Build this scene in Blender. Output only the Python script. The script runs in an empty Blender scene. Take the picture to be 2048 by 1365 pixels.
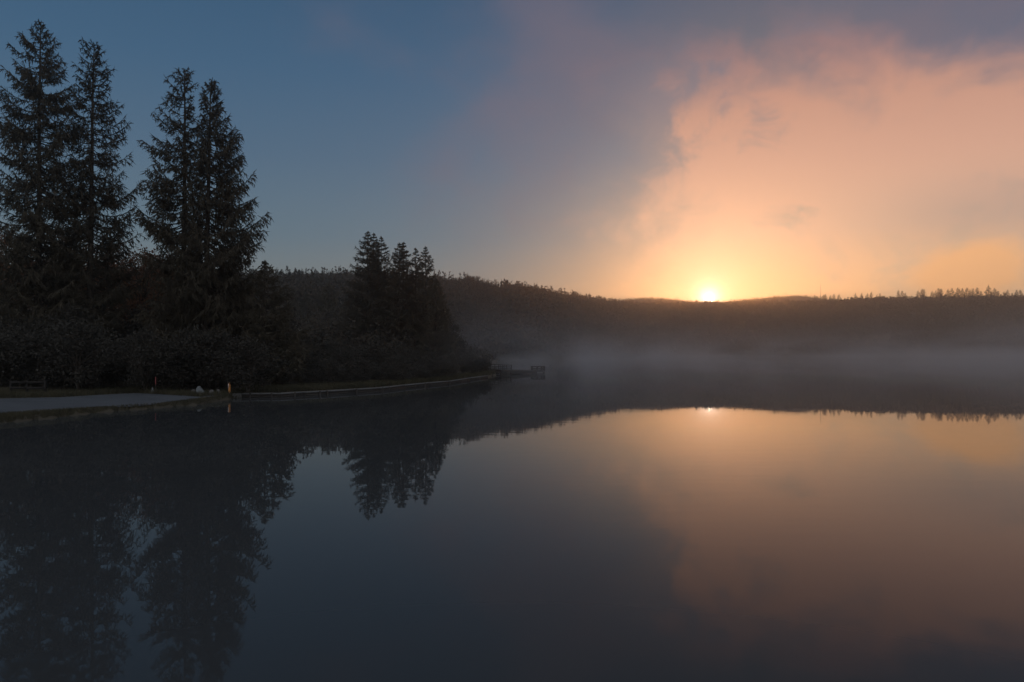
import bpy, math, random
import numpy as np
from mathutils import Vector
PI = math.pi
S = bpy.context.scene
COL = S.collection
F, CX, HY, CH = 1400.0, 1024.0, 704.0, 4.0       # focal length and horizon in photo pixels, camera height (m)

def at(px, py, Y):
    return Vector(((px-CX)/F*Y, Y, CH+(HY-py)/F*Y))
def azel(px, py):
    u, v = (px-CX)/F, (HY-py)/F
    return math.degrees(math.atan2(u, 1)), math.degrees(math.atan2(v, math.hypot(u, 1)))

# ------------------------------------------------------------------ object helpers
def tag(o, label=None, cat=None, group=None, kind=None):
    if label: o['label'] = label
    if cat: o['category'] = cat
    if group: o['group'] = group
    if kind: o['kind'] = kind
    return o
def empty(name, loc, rz=0.0):
    o = bpy.data.objects.new(name, None); COL.objects.link(o)
    o.location = loc; o.rotation_euler = (0, 0, rz); o.empty_display_size = 0.5
    return o
def copy_tree(o, parent=None):
    c = o.copy(); COL.objects.link(c)
    if parent: c.parent = parent
    for ch in list(o.children): copy_tree(ch, c)
    return c

class MB:
    """collects quads / tris in numpy chunks; build() links ONE mesh object"""
    def __init__(s): s.v = []; s.f = []; s.n = 0
    def add(s, verts, faces):
        verts = np.asarray(verts, float).reshape(-1, 3); faces = np.asarray(faces, int)
        s.v.append(verts); s.f.append(faces + s.n); s.n += len(verts)
    def box(s, c, d, rz=0.0):
        x, y, z = [q/2 for q in d]
        P = np.array([[i*x, j*y, k*z] for k in (-1, 1) for j in (-1, 1) for i in (-1, 1)])
        ca, sa = math.cos(rz), math.sin(rz)
        P = np.c_[P[:, 0]*ca-P[:, 1]*sa, P[:, 0]*sa+P[:, 1]*ca, P[:, 2]] + np.array(c)
        s.add(P, [[0, 2, 3, 1], [4, 5, 7, 6], [0, 1, 5, 4], [2, 6, 7, 3], [0, 4, 6, 2], [1, 3, 7, 5]])
    def beam(s, a, b, w, h):
        """a box-section bar from a to b"""
        a, b = np.array(a, float), np.array(b, float); d = b-a; d /= np.linalg.norm(d)
        up = np.array([0, 0, 1.0]) if abs(d[2]) < .9 else np.array([0, 1.0, 0])
        r = np.cross(d, up); r /= np.linalg.norm(r); u = np.cross(r, d)
        P = [p + i*r*w/2 + j*u*h/2 for p in (a, b) for j in (-1, 1) for i in (-1, 1)]
        s.add(P, [[0, 2, 3, 1], [4, 5, 7, 6], [0, 1, 5, 4], [2, 6, 7, 3], [0, 4, 6, 2], [1, 3, 7, 5]])
    def tube(s, pts, rad, n=6):
        pts = np.asarray(pts, float); m = len(pts)
        d = np.gradient(pts, axis=0); d /= np.linalg.norm(d, axis=1)[:, None]+1e-9
        ref = np.where(np.abs(d[:, 2:3]) < .9, np.array([[0, 0, 1.0]]), np.array([[1.0, 0, 0]]))
        r = np.cross(d, ref); r /= np.linalg.norm(r, axis=1)[:, None]+1e-9; u = np.cross(r, d)
        th = np.arange(n)*2*PI/n
        V = pts[:, None]+np.asarray(rad, float)[:, None, None]*(np.cos(th)[None, :, None]*r[:, None]+np.sin(th)[None, :, None]*u[:, None])
        fs = []
        for i in range(m-1):
            for k in range(n):
                fs.append([i*n+k, i*n+(k+1) % n, (i+1)*n+(k+1) % n, (i+1)*n+k])
        s.add(V.reshape(-1, 3), fs)
    def blades(s, P, D, W, tip=.25):
        """n tapered quads: base P, direction D (with length), width vector W"""
        n = len(P)
        V = np.stack([P-W*.5, P+W*.5, P+D+W*(.5*tip), P+D-W*(.5*tip)], 1).reshape(-1, 3)
        s.add(V, np.arange(4*n).reshape(n, 4))
    def build(s, name, mat, parent=None, smooth=False):
        me = bpy.data.meshes.new(name)
        V = np.concatenate(s.v) if s.v else np.zeros((0, 3))
        q = [f for f in s.f if f.shape[1] == 4]; t = [f for f in s.f if f.shape[1] == 3]
        q = np.concatenate(q) if q else np.zeros((0, 4), int); t = np.concatenate(t) if t else np.zeros((0, 3), int)
        me.vertices.add(len(V)); me.vertices.foreach_set('co', V.ravel())
        idx = np.concatenate([q.ravel(), t.ravel()]); me.loops.add(len(idx)); me.loops.foreach_set('vertex_index', idx)
        tot = np.r_[np.full(len(q), 4), np.full(len(t), 3)]; st = np.r_[0, np.cumsum(tot)[:-1]]
        me.polygons.add(len(tot)); me.polygons.foreach_set('loop_start', st); me.polygons.foreach_set('loop_total', tot)
        if smooth: me.polygons.foreach_set('use_smooth', np.ones(len(tot), bool))
        me.update(calc_edges=True); me.validate()
        me.materials.append(mat)
        o = bpy.data.objects.new(name, me); COL.objects.link(o)
        if parent: o.parent = parent
        return o

def rnd_unit(rng, n):
    v = rng.normal(size=(n, 3)); return v/np.linalg.norm(v, axis=1)[:, None]
def perp(rng, D):
    w = np.cross(D, rnd_unit(rng, len(D))); return w/(np.linalg.norm(w, axis=1)[:, None]+1e-9)

# ------------------------------------------------------------------ materials
def new_mat(name):
    m = bpy.data.materials.new(name); m.use_nodes = True
    nt = m.node_tree; nt.nodes.clear()
    return m, nt, nt.nodes.new('ShaderNodeOutputMaterial')
def noise_mat(name, c1, c2, scale=2.0, rough=.9, bump=0.0, coord='Object', transl=0.0, stretch=(1, 1, 1), detail=6, spec=.2, objvar=0.0):
    m, nt, out = new_mat(name); L = nt.links.new
    tc = nt.nodes.new('ShaderNodeTexCoord'); mp = nt.nodes.new('ShaderNodeMapping'); mp.inputs['Scale'].default_value = stretch
    L(tc.outputs[coord], mp.inputs['Vector'])
    nz = nt.nodes.new('ShaderNodeTexNoise'); nz.inputs['Scale'].default_value = scale; nz.inputs['Detail'].default_value = detail
    L(mp.outputs[0], nz.inputs['Vector'])
    cr = nt.nodes.new('ShaderNodeValToRGB')
    cr.color_ramp.elements[0].position = .32; cr.color_ramp.elements[0].color = (*c1, 1)
    cr.color_ramp.elements[1].position = .68; cr.color_ramp.elements[1].color = (*c2, 1)
    L(nz.outputs['Fac'], cr.inputs[0])
    col = cr.outputs[0]
    if objvar:
        oi = nt.nodes.new('ShaderNodeObjectInfo'); hs = nt.nodes.new('ShaderNodeHueSaturation')
        mr = nt.nodes.new('ShaderNodeMapRange'); mr.inputs[3].default_value = 1-objvar; mr.inputs[4].default_value = 1+objvar
        L(oi.outputs['Random'], mr.inputs[0]); L(mr.outputs[0], hs.inputs['Value']); L(col, hs.inputs['Color']); col = hs.outputs[0]
    b = nt.nodes.new('ShaderNodeBsdfPrincipled'); b.inputs['Roughness'].default_value = rough
    b.inputs['Specular IOR Level'].default_value = spec
    L(col, b.inputs['Base Color'])
    if bump:
        bp = nt.nodes.new('ShaderNodeBump'); bp.inputs['Strength'].default_value = bump; bp.inputs['Distance'].default_value = .05
        L(nz.outputs['Fac'], bp.inputs['Height']); L(bp.outputs[0], b.inputs['Normal'])
    sh = b.outputs[0]
    if transl:
        t = nt.nodes.new('ShaderNodeBsdfTranslucent'); L(col, t.inputs['Color'])
        mx = nt.nodes.new('ShaderNodeMixShader'); mx.inputs[0].default_value = transl
        L(b.outputs[0], mx.inputs[1]); L(t.outputs[0], mx.inputs[2]); sh = mx.outputs[0]
    L(sh, out.inputs['Surface'])
    return m

M = {}
M['needle'] = noise_mat('spruce_needles', (.046, .041, .031), (.074, .062, .045), .8, .8, transl=.25, objvar=.2)
M['needle_far'] = noise_mat('far_spruce_needles', (.035, .042, .024), (.06, .06, .035), .3, .9, objvar=.2)
M['bark'] = noise_mat('bark', (.022, .018, .015), (.05, .041, .034), 3, .95, .6, stretch=(4, 4, .6))
M['birch'] = noise_mat('grey_bark', (.10, .09, .085), (.20, .185, .17), 3, .95, .3, stretch=(3, 3, .8))
M['russet'] = noise_mat('autumn_leaves', (.085, .042, .026), (.16, .085, .05), .7, .8, transl=.4, objvar=.3)
M['olive'] = noise_mat('olive_leaves', (.030, .028, .025), (.039, .036, .031), .7, .85, transl=.3, objvar=.3)
M['forest'] = noise_mat('forest_leaves', (.026, .024, .020), (.056, .044, .033), .05, .9, transl=.25)
M['twig'] = noise_mat('bare_twigs', (.06, .05, .042), (.12, .10, .08), 1, .95)
M['ground'] = noise_mat('forest_floor', (.020, .019, .014), (.046, .038, .026), .25, .98, .4)
M['gravel'] = noise_mat('gravel', (.032, .037, .045), (.052, .058, .068), 1.2, .9, .5, stretch=(.35, 1, 1), detail=10)
M['grass'] = noise_mat('grass', (.034, .033, .022), (.062, .055, .034), .8, .9, transl=.3)
M['stone'] = noise_mat('pale_stone', (.075, .083, .09), (.115, .125, .132), 2.2, .85, .6)
M['stone_dark'] = noise_mat('grey_stone', (.05, .048, .048), (.10, .095, .092), 2.2, .9, .6)
M['timber'] = noise_mat('weathered_timber', (.045, .042, .04), (.085, .08, .075), 2, .85, .4, stretch=(.5, 6, 6))
M['timber_pale'] = noise_mat('skylit_timber', (.06, .064, .07), (.10, .104, .11), 2, .8, .4, stretch=(.5, 6, 6))  # sky light along the walkway's top edge is put into this pale bluish tone
M['timber_dark'] = noise_mat('dark_timber', (.016, .014, .013), (.034, .03, .027), 2, .85, .4, stretch=(.5, 6, 6))
M['stained'] = noise_mat('black_stained_timber', (.008, .007, .007), (.016, .014, .013), 2, .9, .4, stretch=(.5, 6, 6))
M['orange'] = noise_mat('orange_plastic', (.44, .17, .03), (.52, .20, .04), 5, .45, spec=.5)
M['reflector'] = noise_mat('pale_reflector', (.55, .50, .52), (.65, .60, .62), 5, .35, spec=.5)
M['rubber'] = noise_mat('grey_rubber', (.11, .105, .10), (.16, .15, .145), 5, .8)
M['red'] = noise_mat('red_paint', (.12, .03, .03), (.16, .04, .04), 5, .6)
M['deadwood'] = noise_mat('dead_wood', (.16, .155, .15), (.28, .27, .26), 4, .85, .3)
M['mast'] = noise_mat('mast_steel', (.12, .11, .11), (.18, .17, .16), .2, .7)

# ------------------------------------------------------------------ terrain
SH_PX = [-2600, -600, -200, 0, 100, 200, 300, 400, 450, 480, 560, 660, 760, 900, 975, 992, 1000, 1020, 1060, 1120, 1250, 1400, 1700, 2048, 2600, 4200]
SH_D = [22, 30, 36, 38.9, 41.8, 45.9, 49, 52.8, 58, 61.5, 62, 66, 71.5, 88, 108, 118, 296, 300, 310, 330, 450, 640, 700, 700, 640, 420]
RG_PX = [-2600, -600, 300, 550, 620, 690, 800, 900, 940, 1000, 1060, 1120, 1180, 1240, 1290, 1340, 1400, 1418, 1440, 1460, 1500, 1550, 1600, 1640, 1700, 1760, 1800, 1900, 1980, 2048, 2600, 4200]
RG_Y = [520, 530, 545, 551, 550, 548, 552, 558, 557, 569, 576, 589, 596, 604, 606, 605, 601.5, 601.5, 602.5, 602, 601, 601, 600, 600, 597, 592, 593, 592, 590, 591, 585, 560]
RG_DPX = [-2600, 300, 900, 1000, 1120, 1240, 1300, 4200]
RG_D = [330, 350, 400, 430, 520, 760, 900, 900]
CANOPY = 8.0
def sm(x, a, b):
    t = np.clip((x-a)/(b-a), 0, 1); return t*t*(3-2*t)
def ridge(px):
    D = np.interp(px, RG_DPX, RG_D); return D, CH+(HY-np.interp(px, RG_PX, RG_Y))/F*D-CANOPY
def height(px, Y):
    px = np.asarray(px, float); Y = np.asarray(Y, float)
    ds = np.interp(px, SH_PX, SH_D); s = Y-ds-(.22*np.sin(px*.11)+.16*np.sin(px*.27+1)+.10*np.sin(px*.63+2))*(1-sm(px, 470, 490))
    rd, rz = ridge(px)
    left = 1-sm(px, 880, 975)
    bank = .28*sm(s, 0, 1.0)+.012*np.clip(s, 0, 20)
    bankr = .27*sm(s, -.1, .5)+.03*np.clip(s, 0, 20)
    w = sm(px, 470, 500)
    near = bank*(1-w)+bankr*w
    t = np.clip((Y-ds-16)/np.maximum(rd-ds-16, 1), 0, 1)
    rise_l = near+(rz-near)*t**1.22
    low = sm(px, 850, 985); rise_l = near*1.0+(rise_l-near)*(1-low*(1-sm(Y, 190, 330)))
    dr = np.maximum(ds, np.interp(px, [0, 860, 1000], [60, 285, 290])); dr = np.where(px < 1000, dr, ds)
    rise_r = np.where(px < 1000, near, .5*sm(s, 0, 3))+(rz-.5)*np.clip((Y-dr)/np.maximum(rd-dr, 1), 0, 1)**.9
    z = rise_l*left+rise_r*(1-left)
    z = np.where((px > 984) & (px < 1000) & (Y > 150) & (Y < 290), np.minimum(z, .2), z)
    over = np.clip((Y-rd)/400, 0, 1)
    z = np.where(Y > rd, rz*(1-.75*over), z)
    z = z + np.where(s > 25, 1.2*np.sin(Y*.043+px*.011)*np.sin(px*.02)*sm(s, 25, 90)*(1-sm(Y, rd-60, rd)), 0)
    return np.where(s < 0, np.maximum(-2.5, s*.18-.02), z)
def ground_z(px, Y): return float(height(px, Y))

def build_terrain():
    px = np.unique(np.concatenate([np.linspace(-2600, -100, 60), np.arange(-100, 2150, 7), np.linspace(2150, 4200, 50), np.array([990, 992, 994, 996, 998, 1000, 1002])]))
    Y = np.unique(np.concatenate([np.linspace(8, 36, 8), np.arange(36, 140, 1.0), np.geomspace(140, 1500, 90)]))
    PX, YY = np.meshgrid(px, Y); Z = height(PX, YY)
    V = np.stack([(PX-CX)/F*YY, YY, Z], -1).reshape(-1, 3)
    n, m = len(px), len(Y); i = np.arange(m-1)[:, None]*n+np.arange(n-1)[None]; i = i.ravel()
    b = MB(); b.add(V, np.stack([i, i+1, i+1+n, i+n], 1))
    tag(b.build('terrain', M['ground'], smooth=True), kind='structure')
    g = MB(); R = 6000
    g.add([[-R, -R, -2.6], [R, -R, -2.6], [R, R, -2.6], [-R, R, -2.6]], [[0, 1, 2, 3]])
    tag(g.build('ground', M['ground']), kind='structure')
build_terrain()

HILL = [(900, 640), (1180, 612), (1235, 603), (1270, 600), (1315, 598.5), (1345, 601), (1380, 605), (1418, 611), (1450, 606), (1480, 602), (1520, 598), (1560, 594.5), (1590, 593.5), (1615, 596), (1640, 600), (1700, 601), (1800, 606), (2300, 620)]
def far_hill(name, pts, D, depth):
    """a rounded hill range with its crest through the given bearings"""
    px = np.linspace(pts[0][0], pts[-1][0], 160); py = np.interp(px, [p[0] for p in pts], [p[1] for p in pts])
    rng = np.random.default_rng(4); py = py+np.convolve(rng.normal(size=len(px)), np.ones(3)/3, 'same')*.5
    rows = []
    for k, t in enumerate(np.linspace(0, 1, 18)):
        Y = D-depth/2+depth*t
        f = math.sin(PI*t)**.8
        zt = (CH+(HY-py)/F*D)
        rows.append(np.stack([(px-CX)/F*D+0*t, np.full_like(px, Y), zt*f-(1-f)*2], -1))
    V = np.array(rows).reshape(-1, 3); n = len(px); i = (np.arange(17)[:, None]*n+np.arange(n-1)[None]).ravel()
    b = MB(); b.add(V, np.stack([i, i+1, i+1+n, i+n], 1))
    return tag(b.build(name, M['forest']), kind='structure')
far_hill('hills', HILL, 1200, 300)

# the gravel landing beside the water
def landing():
    front = [(-260, 858), (-120, 842), (0, 829), (60, 825), (120, 821), (200, 816), (270, 813), (330, 807), (400, 799), (440, 794), (476, 789)]
    back = [(-260, 800), (-120, 799), (0, 797), (60, 795.5), (120, 794.5), (200, 789.5), (270, 786), (330, 789), (400, 792), (440, 789), (476, 786)]
    b = MB(); V = []
    n = 40; m = 7
    fx = np.linspace(-260, 476, n)
    for j in range(m):
        for x in fx:
            yf = np.interp(x, [p[0] for p in front], [p[1] for p in front]); yb = np.interp(x, [p[0] for p in back], [p[1] for p in back])
            y = yf+(yb-yf)*j/(m-1)
            z = .34
            Y = (CH-z)*F/(y-HY)
            z = max(ground_z(x, Y), .20)+.03
            Y = (CH-z)*F/(y-HY)
            V.append(((x-CX)/F*Y, Y, max(ground_z(x, Y), .2)+.03))
    i = (np.arange(m-1)[:, None]*n+np.arange(n-1)[None]).ravel()
    b.add(V, np.stack([i, i+1, i+1+n, i+n], 1))
    tag(b.build('beach', M['gravel'], smooth=True), kind='structure')
landing()

# ------------------------------------------------------------------ water
def water():
    m, nt, out = new_mat('lake_water'); L = nt.links.new
    tc = nt.nodes.new('ShaderNodeTexCoord'); mp = nt.nodes.new('ShaderNodeMapping'); mp.inputs['Scale'].default_value = (.5, 1.6, 1)
    L(tc.outputs['Object'], mp.inputs[0])
    nz = nt.nodes.new('ShaderNodeTexNoise'); nz.inputs['Scale'].default_value = .9; nz.inputs['Detail'].default_value = 3
    L(mp.outputs[0], nz.inputs['Vector'])
    bp = nt.nodes.new('ShaderNodeBump'); bp.inputs['Distance'].default_value = WAVE
    n2 = nt.nodes.new('ShaderNodeTexNoise'); n2.inputs['Scale'].default_value = .035; n2.inputs['Detail'].default_value = 3; L(tc.outputs['Object'], n2.inputs['Vector'])
    wp = nt.nodes.new('ShaderNodeMapRange'); wp.inputs[1].default_value = .42; wp.inputs[2].default_value = .68; wp.inputs[3].default_value = .25; wp.inputs[4].default_value = 1
    L(n2.outputs['Fac'], wp.inputs[0]); L(wp.outputs[0], bp.inputs['Strength'])
    L(nz.outputs['Fac'], bp.inputs['Height'])
    gl = nt.nodes.new('ShaderNodeBsdfGlossy'); gl.inputs['Roughness'].default_value = .012; gl.inputs['Color'].default_value = (.97, .97, .97, 1)
    df = nt.nodes.new('ShaderNodeBsdfDiffuse'); df.inputs['Color'].default_value = (.027, .030, .033, 1)
    fr = nt.nodes.new('ShaderNodeFresnel'); fr.inputs['IOR'].default_value = 1.18
    L(bp.outputs[0], gl.inputs['Normal']); L(bp.outputs[0], fr.inputs['Normal'])
    mx = nt.nodes.new('ShaderNodeMixShader'); L(fr.outputs[0], mx.inputs[0]); L(df.outputs[0], mx.inputs[1]); L(gl.outputs[0], mx.inputs[2])
    L(mx.outputs[0], out.inputs['Surface'])
    b = MB(); b.add([[-1500, -300, 0], [1800, -300, 0], [1800, 1000, 0], [-1500, 1000, 0]], [[0, 1, 2, 3]])
    tag(b.build('water', m), kind='structure')
WAVE = .0030
water()

# ------------------------------------------------------------------ trees
def spruce_mesh(seed, H, prof, nb, dens=1.0, droop=1.0, bw=1.0, trunk_r=.36, base=.06, lean=(0, 0), gaps=.12, twig_w=.078, upow=1.0, lift=1.0, whorl=0):
    """prof: list of (height fraction from the top, reach to the left, reach to the right) in metres.
    Returns (trunk with limbs, needled crown), origin at the foot of the trunk."""
    rng = np.random.default_rng(seed)
    tr, cr = MB(), MB()
    zs = np.linspace(-.6, H, 22); k = np.clip(zs/H, 0, 1)
    wob = np.cumsum(rng.normal(0, .05, (22, 2)), 0)
    cx = lean[0]*k**1.5+wob[:, 0]*k*.6; cy = lean[1]*k**1.5+wob[:, 1]*k*.6
    tr.tube(np.c_[cx, cy, zs], trunk_r*(1-k)**.8*(1+.5*np.exp(-np.clip(zs, 0, None)/.6))+.02, 9)
    pt = [p[0] for p in prof]; pl = [p[1] for p in prof]; prr = [p[2] for p in prof]
    P, D, W = [], [], []
    for i in range(nb):
        u = (i+rng.random())/nb if not whorl else (i//whorl+.5+rng.normal(0, .16))/(nb/whorl)
        u = min(max(u, .0), 1)
        t = .004+(1-base-.004)*u**upow                        # fraction down from the top
        if rng.random() < gaps and .04 < t < .8: continue
        z0 = H*(1-t); az = i*2.39996+rng.normal(0, .5)
        rr = np.interp(t, pt, prr); rl = np.interp(t, pt, pl); c = math.cos(az)
        reach = (rr if c > 0 else rl)*abs(c)+.5*(rr+rl)*(1-abs(c))
        clump = .86+.18*math.sin(z0*1.35+seed)*math.cos(az*2+z0*.5+seed)
        Lb = max(.12, reach*clump*rng.uniform(.74, 1.08))
        hx, hy = math.cos(az), math.sin(az)
        a = np.interp(t, [0, .08, .25, .6, 1], [.95, .42, .06, -.18, -.30])*lift+rng.normal(0, .10)
        a = a if a > 0 else a*droop
        bcurve = np.interp(t, [0, .1, .3, 1], [.1, .15, .32, .45])*rng.uniform(.5, 1.4)
        m = 7; tt = np.linspace(0, 1, m); tsc = min(1, .38+Lb/1.6)
        bx = np.interp(z0, zs, cx); by = np.interp(z0, zs, cy)
        side = rng.normal(0, .08)
        path = np.c_[bx+hx*Lb*tt-hy*side*Lb*tt**2, by+hy*Lb*tt+hx*side*Lb*tt**2, z0+Lb*(a*tt+(bcurve)*tt**2-.12*droop*np.sin(tt*PI))]
        tr.tube(path, (.022+.012*Lb)*(1-tt*.85)*min(1, .5+Lb/3), 4)
        # needled shoots along the limb and its side branchlets
        def shoots(pp, dirv, n, ln, lj):
            s = rng.random(n)**.8
            base_p = np.stack([np.interp(s, np.linspace(0, 1, len(pp)), pp[:, q]) for q in range(3)], 1)
            out = np.asarray(dirv)[None]*rng.uniform(.1, .9, (n, 1))
            d = out+rng.normal(0, .35, (n, 3)); d[:, 2] -= rng.uniform(.25, 1.1, n)*droop
            d /= np.linalg.norm(d, axis=1)[:, None]
            d *= (ln*rng.uniform(.45, 1.25, n))[:, None]
            P.append(base_p); D.append(d); W.append(perp(rng, d)*(twig_w*rng.uniform(.7, 1.4, n))[:, None])
        bd = (path[-1]-path[0])/Lb
        # tip and axis needles pointing along the limb
        n0 = int((4+Lb*16)*dens); s = .25+.75*rng.random(n0)
        bp = np.stack([np.interp(s, tt, path[:, q]) for q in range(3)], 1)
        d = bd[None]*rng.uniform(.5, 1, (n0, 1))+rng.normal(0, .35, (n0, 3)); d *= (tsc*rng.uniform(.22, .5, n0)/np.linalg.norm(d, axis=1))[:, None]
        P.append(bp); D.append(d); W.append(perp(rng, d)*(twig_w*.9))
        ns = max(3, int(Lb*4.6*dens*bw))
        for q in range(ns):
            s0 = .18+.80*(q+rng.random())/ns
            p0 = np.array([np.interp(s0, tt, path[:, e]) for e in range(3)])
            sg = 1 if q % 2 else -1; an = az+sg*rng.uniform(.5, 1.15)
            ll = (.26+.24*Lb*(1-s0)+.07*Lb)*rng.uniform(.5, 1.15)
            ll = min(ll, 1.5)
            dd = np.array([math.cos(an), math.sin(an), a*.5-.05-.22*droop*rng.random()])
            e3 = np.linspace(0, 1, 4)[:, None]
            pp = p0+dd*ll*e3+np.array([0, 0, -.22*droop*ll])*e3**2
            shoots(pp, dd, max(5, int(ll*13*dens)), (.26+.26*min(Lb/3.5, 1))*tsc, .2)
    # leader
    n = 16; s = rng.random(n)*.03*H
    d = rng.normal(0, .5, (n, 3)); d[:, 2] = rng.uniform(.2, 1.1, n); d *= (.26/np.linalg.norm(d, axis=1))[:, None]
    P.append(np.c_[np.full(n, cx[-1]), np.full(n, cy[-1]), H-s]); D.append(d); W.append(perp(rng, d)*.08)
    P, D, W = map(np.concatenate, (P, D, W))
    cr.blades(P, D, W, .3)
    W2 = np.cross(D, W); W2 *= (np.linalg.norm(W, axis=1)/(np.linalg.norm(W2, axis=1)+1e-9))[:, None]
    cr.blades(P, D, W2*.8, .3)
    return tr, cr

def put_tree(name, loc, tr, cr, tm, cm, label, cat='tree', group=None, rz=0, sc=1.0):
    r = empty(name, loc, rz); r.scale = (sc, sc, sc)
    tag(r, label, cat, group)
    tr.build('trunk', tm, r); cr.build('crown', cm, r)
    return r
def copy_at(src, loc, rz, label, sc=(1, 1, 1)):
    c = copy_tree(src); c.location = loc; c.rotation_euler = (0, 0, rz); c.scale = sc; c['label'] = label
    return c

# four tall Norway spruces at the water's edge
def hero(seed, apex, foot_px, Y, prof_px, label, nb, dens, lean_y=0.0, **kw):
    px, py = apex; k = Y/F
    gz = ground_z(foot_px, Y); top = at(px, py, Y); H = top.z-gz
    prof = [((q-py)*k/H, l*k, r*k) for q, l, r in prof_px]
    tr, cr = spruce_mesh(seed, H, prof, nb, dens, lean=((px-foot_px)*k, lean_y), **kw)
    return put_tree('spruce_tree', (at(foot_px, 0, Y).x, Y, gz), tr, cr, M['bark'], M['needle'], label, 'tree', 'tall spruces on the left shore')
hero(11, (82, 46), 76, 72, [(46, 3, 3), (70, 16, 18), (100, 40, 38), (150, 58, 62), (200, 80, 76), (300, 92, 88), (400, 100, 96), (520, 105, 105), (760, 95, 95)],
     'tallest spruce, at the left edge of the picture, broad ragged crown over the gravel landing', 285, .97, gaps=.06)
hero(12, (188, 88), 179, 73, [(88, 4, 4), (105, 26, 20), (140, 32, 32), (200, 44, 42), (250, 50, 62), (262, 56, 78), (300, 52, 66), (330, 56, 76), (385, 70, 104), (430, 80, 96), (520, 90, 96), (760, 90, 90)],
     'thin ragged spruce with a twiggy narrow top, close beside the tallest spruce', 255, .92, gaps=.06)
hero(13, (364, 140), 367, 72, [(140, 6, 6), (160, 24, 20), (190, 42, 22), (225, 54, 24), (290, 82, 28), (340, 88, 30), (430, 96, 40), (520, 98, 60), (760, 90, 80)],
     'spruce with branches spread wide to its left, joined on its right to a second spruce', 270, .97, gaps=.07)
hero(14, (421, 164), 411, 71, [(164, 4, 4), (180, 15, 20), (215, 18, 40), (255, 20, 56), (290, 22, 72), (320, 24, 88), (370, 30, 98), (420, 38, 108), (480, 60, 116), (560, 80, 124), (760, 80, 110)],
     'dense spruce with long upswept drooping branches on its right side, nearest the open sky', 315, 1.0, gaps=.05, droop=1.25, bw=1.25)

# a smaller spruce in front of them and the clump in the middle
def mid_spruce(seed, apex, Y, wid, label, group, nb=150, dens=.8, name='spruce_tree', mat='needle', tw=.11, gaps=.04, droop=.5):
    px, py = apex; k = Y/F; gz = ground_z(px, Y); H = at(px, py, Y).z-gz
    prof = [(0, .03, .03), (.04, .13*wid[0], .13*wid[1]), (.12, .30*wid[0], .30*wid[1]), (.3, .54*wid[0], .54*wid[1]), (.5, .78*wid[0], .78*wid[1]), (.8, wid[0], wid[1]), (1, .9*wid[0], .9*wid[1])]
    tr, cr = spruce_mesh(seed, H, prof, nb, dens, droop=droop, trunk_r=.012*H, base=.03, gaps=gaps, twig_w=tw, upow=1.12, lift=.42, whorl=6, bw=.8)
    return put_tree(name, (at(px, 0, Y).x, Y, gz), tr, cr, M['bark'], M[mat], label, 'tree', group)
mid_spruce(21, (529, 522), 69, (2.6, 4.6), 'small spruce with level branch tips, at the foot of the dense upswept spruce', 'spruces on the left shore', 130, 1.0, tw=.09)
clump = 'spruce clump at mid shore'
for sd, ap, Y, wd, lb in [
    (31, (735, 464), 117, (5.6, 4.6), 'tallest spruce of the dark clump at mid shore, on its left flank'),
    (32, (746, 467), 119, (3.6, 4.0), 'second spire of the mid shore clump, pressed against its tallest spruce'),
    (33, (762, 474), 121, (3.6, 4.2), 'third spire from the left in the mid shore clump, slightly lower'),
    (34, (797, 487), 117, (4.2, 4.2), 'left one of the twin spires in the centre of the mid shore clump'),
    (35, (806, 485), 119, (4.0, 4.4), 'right one of the twin spires in the centre of the mid shore clump'),
    (36, (832, 497), 121, (2.9, 3.2), 'thinnest spire of the mid shore clump, between the twin spires and the right end'),
    (37, (853, 494), 117, (3.6, 4.6), 'spruce at the right end of the mid shore clump, stepped level branches'),
    (38, (872, 560), 114, (3.2, 3.8), 'low spruce at the right foot of the mid shore clump')]:
    mid_spruce(sd, ap, Y, wd, lb, clump, 190, 1.0, tw=.085)
for sd, ap, Y, wd, lb in [
    (41, (657, 566), 165, (4.4, 4.4), 'broad hazy spruce left of the mid shore clump, in front of the wooded hill'),
    (42, (612, 588), 180, (3.6, 3.6), 'faint hazy spruce halfway between the tall spruces and the mid shore clump'),
    (43, (583, 596), 172, (3.6, 3.6), 'faint low spruce just right of the small shore spruce, lost in haze')]:
    mid_spruce(sd, ap, Y, wd, lb, 'hazy spruces before the hill', 90, .7, tw=.16)

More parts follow.
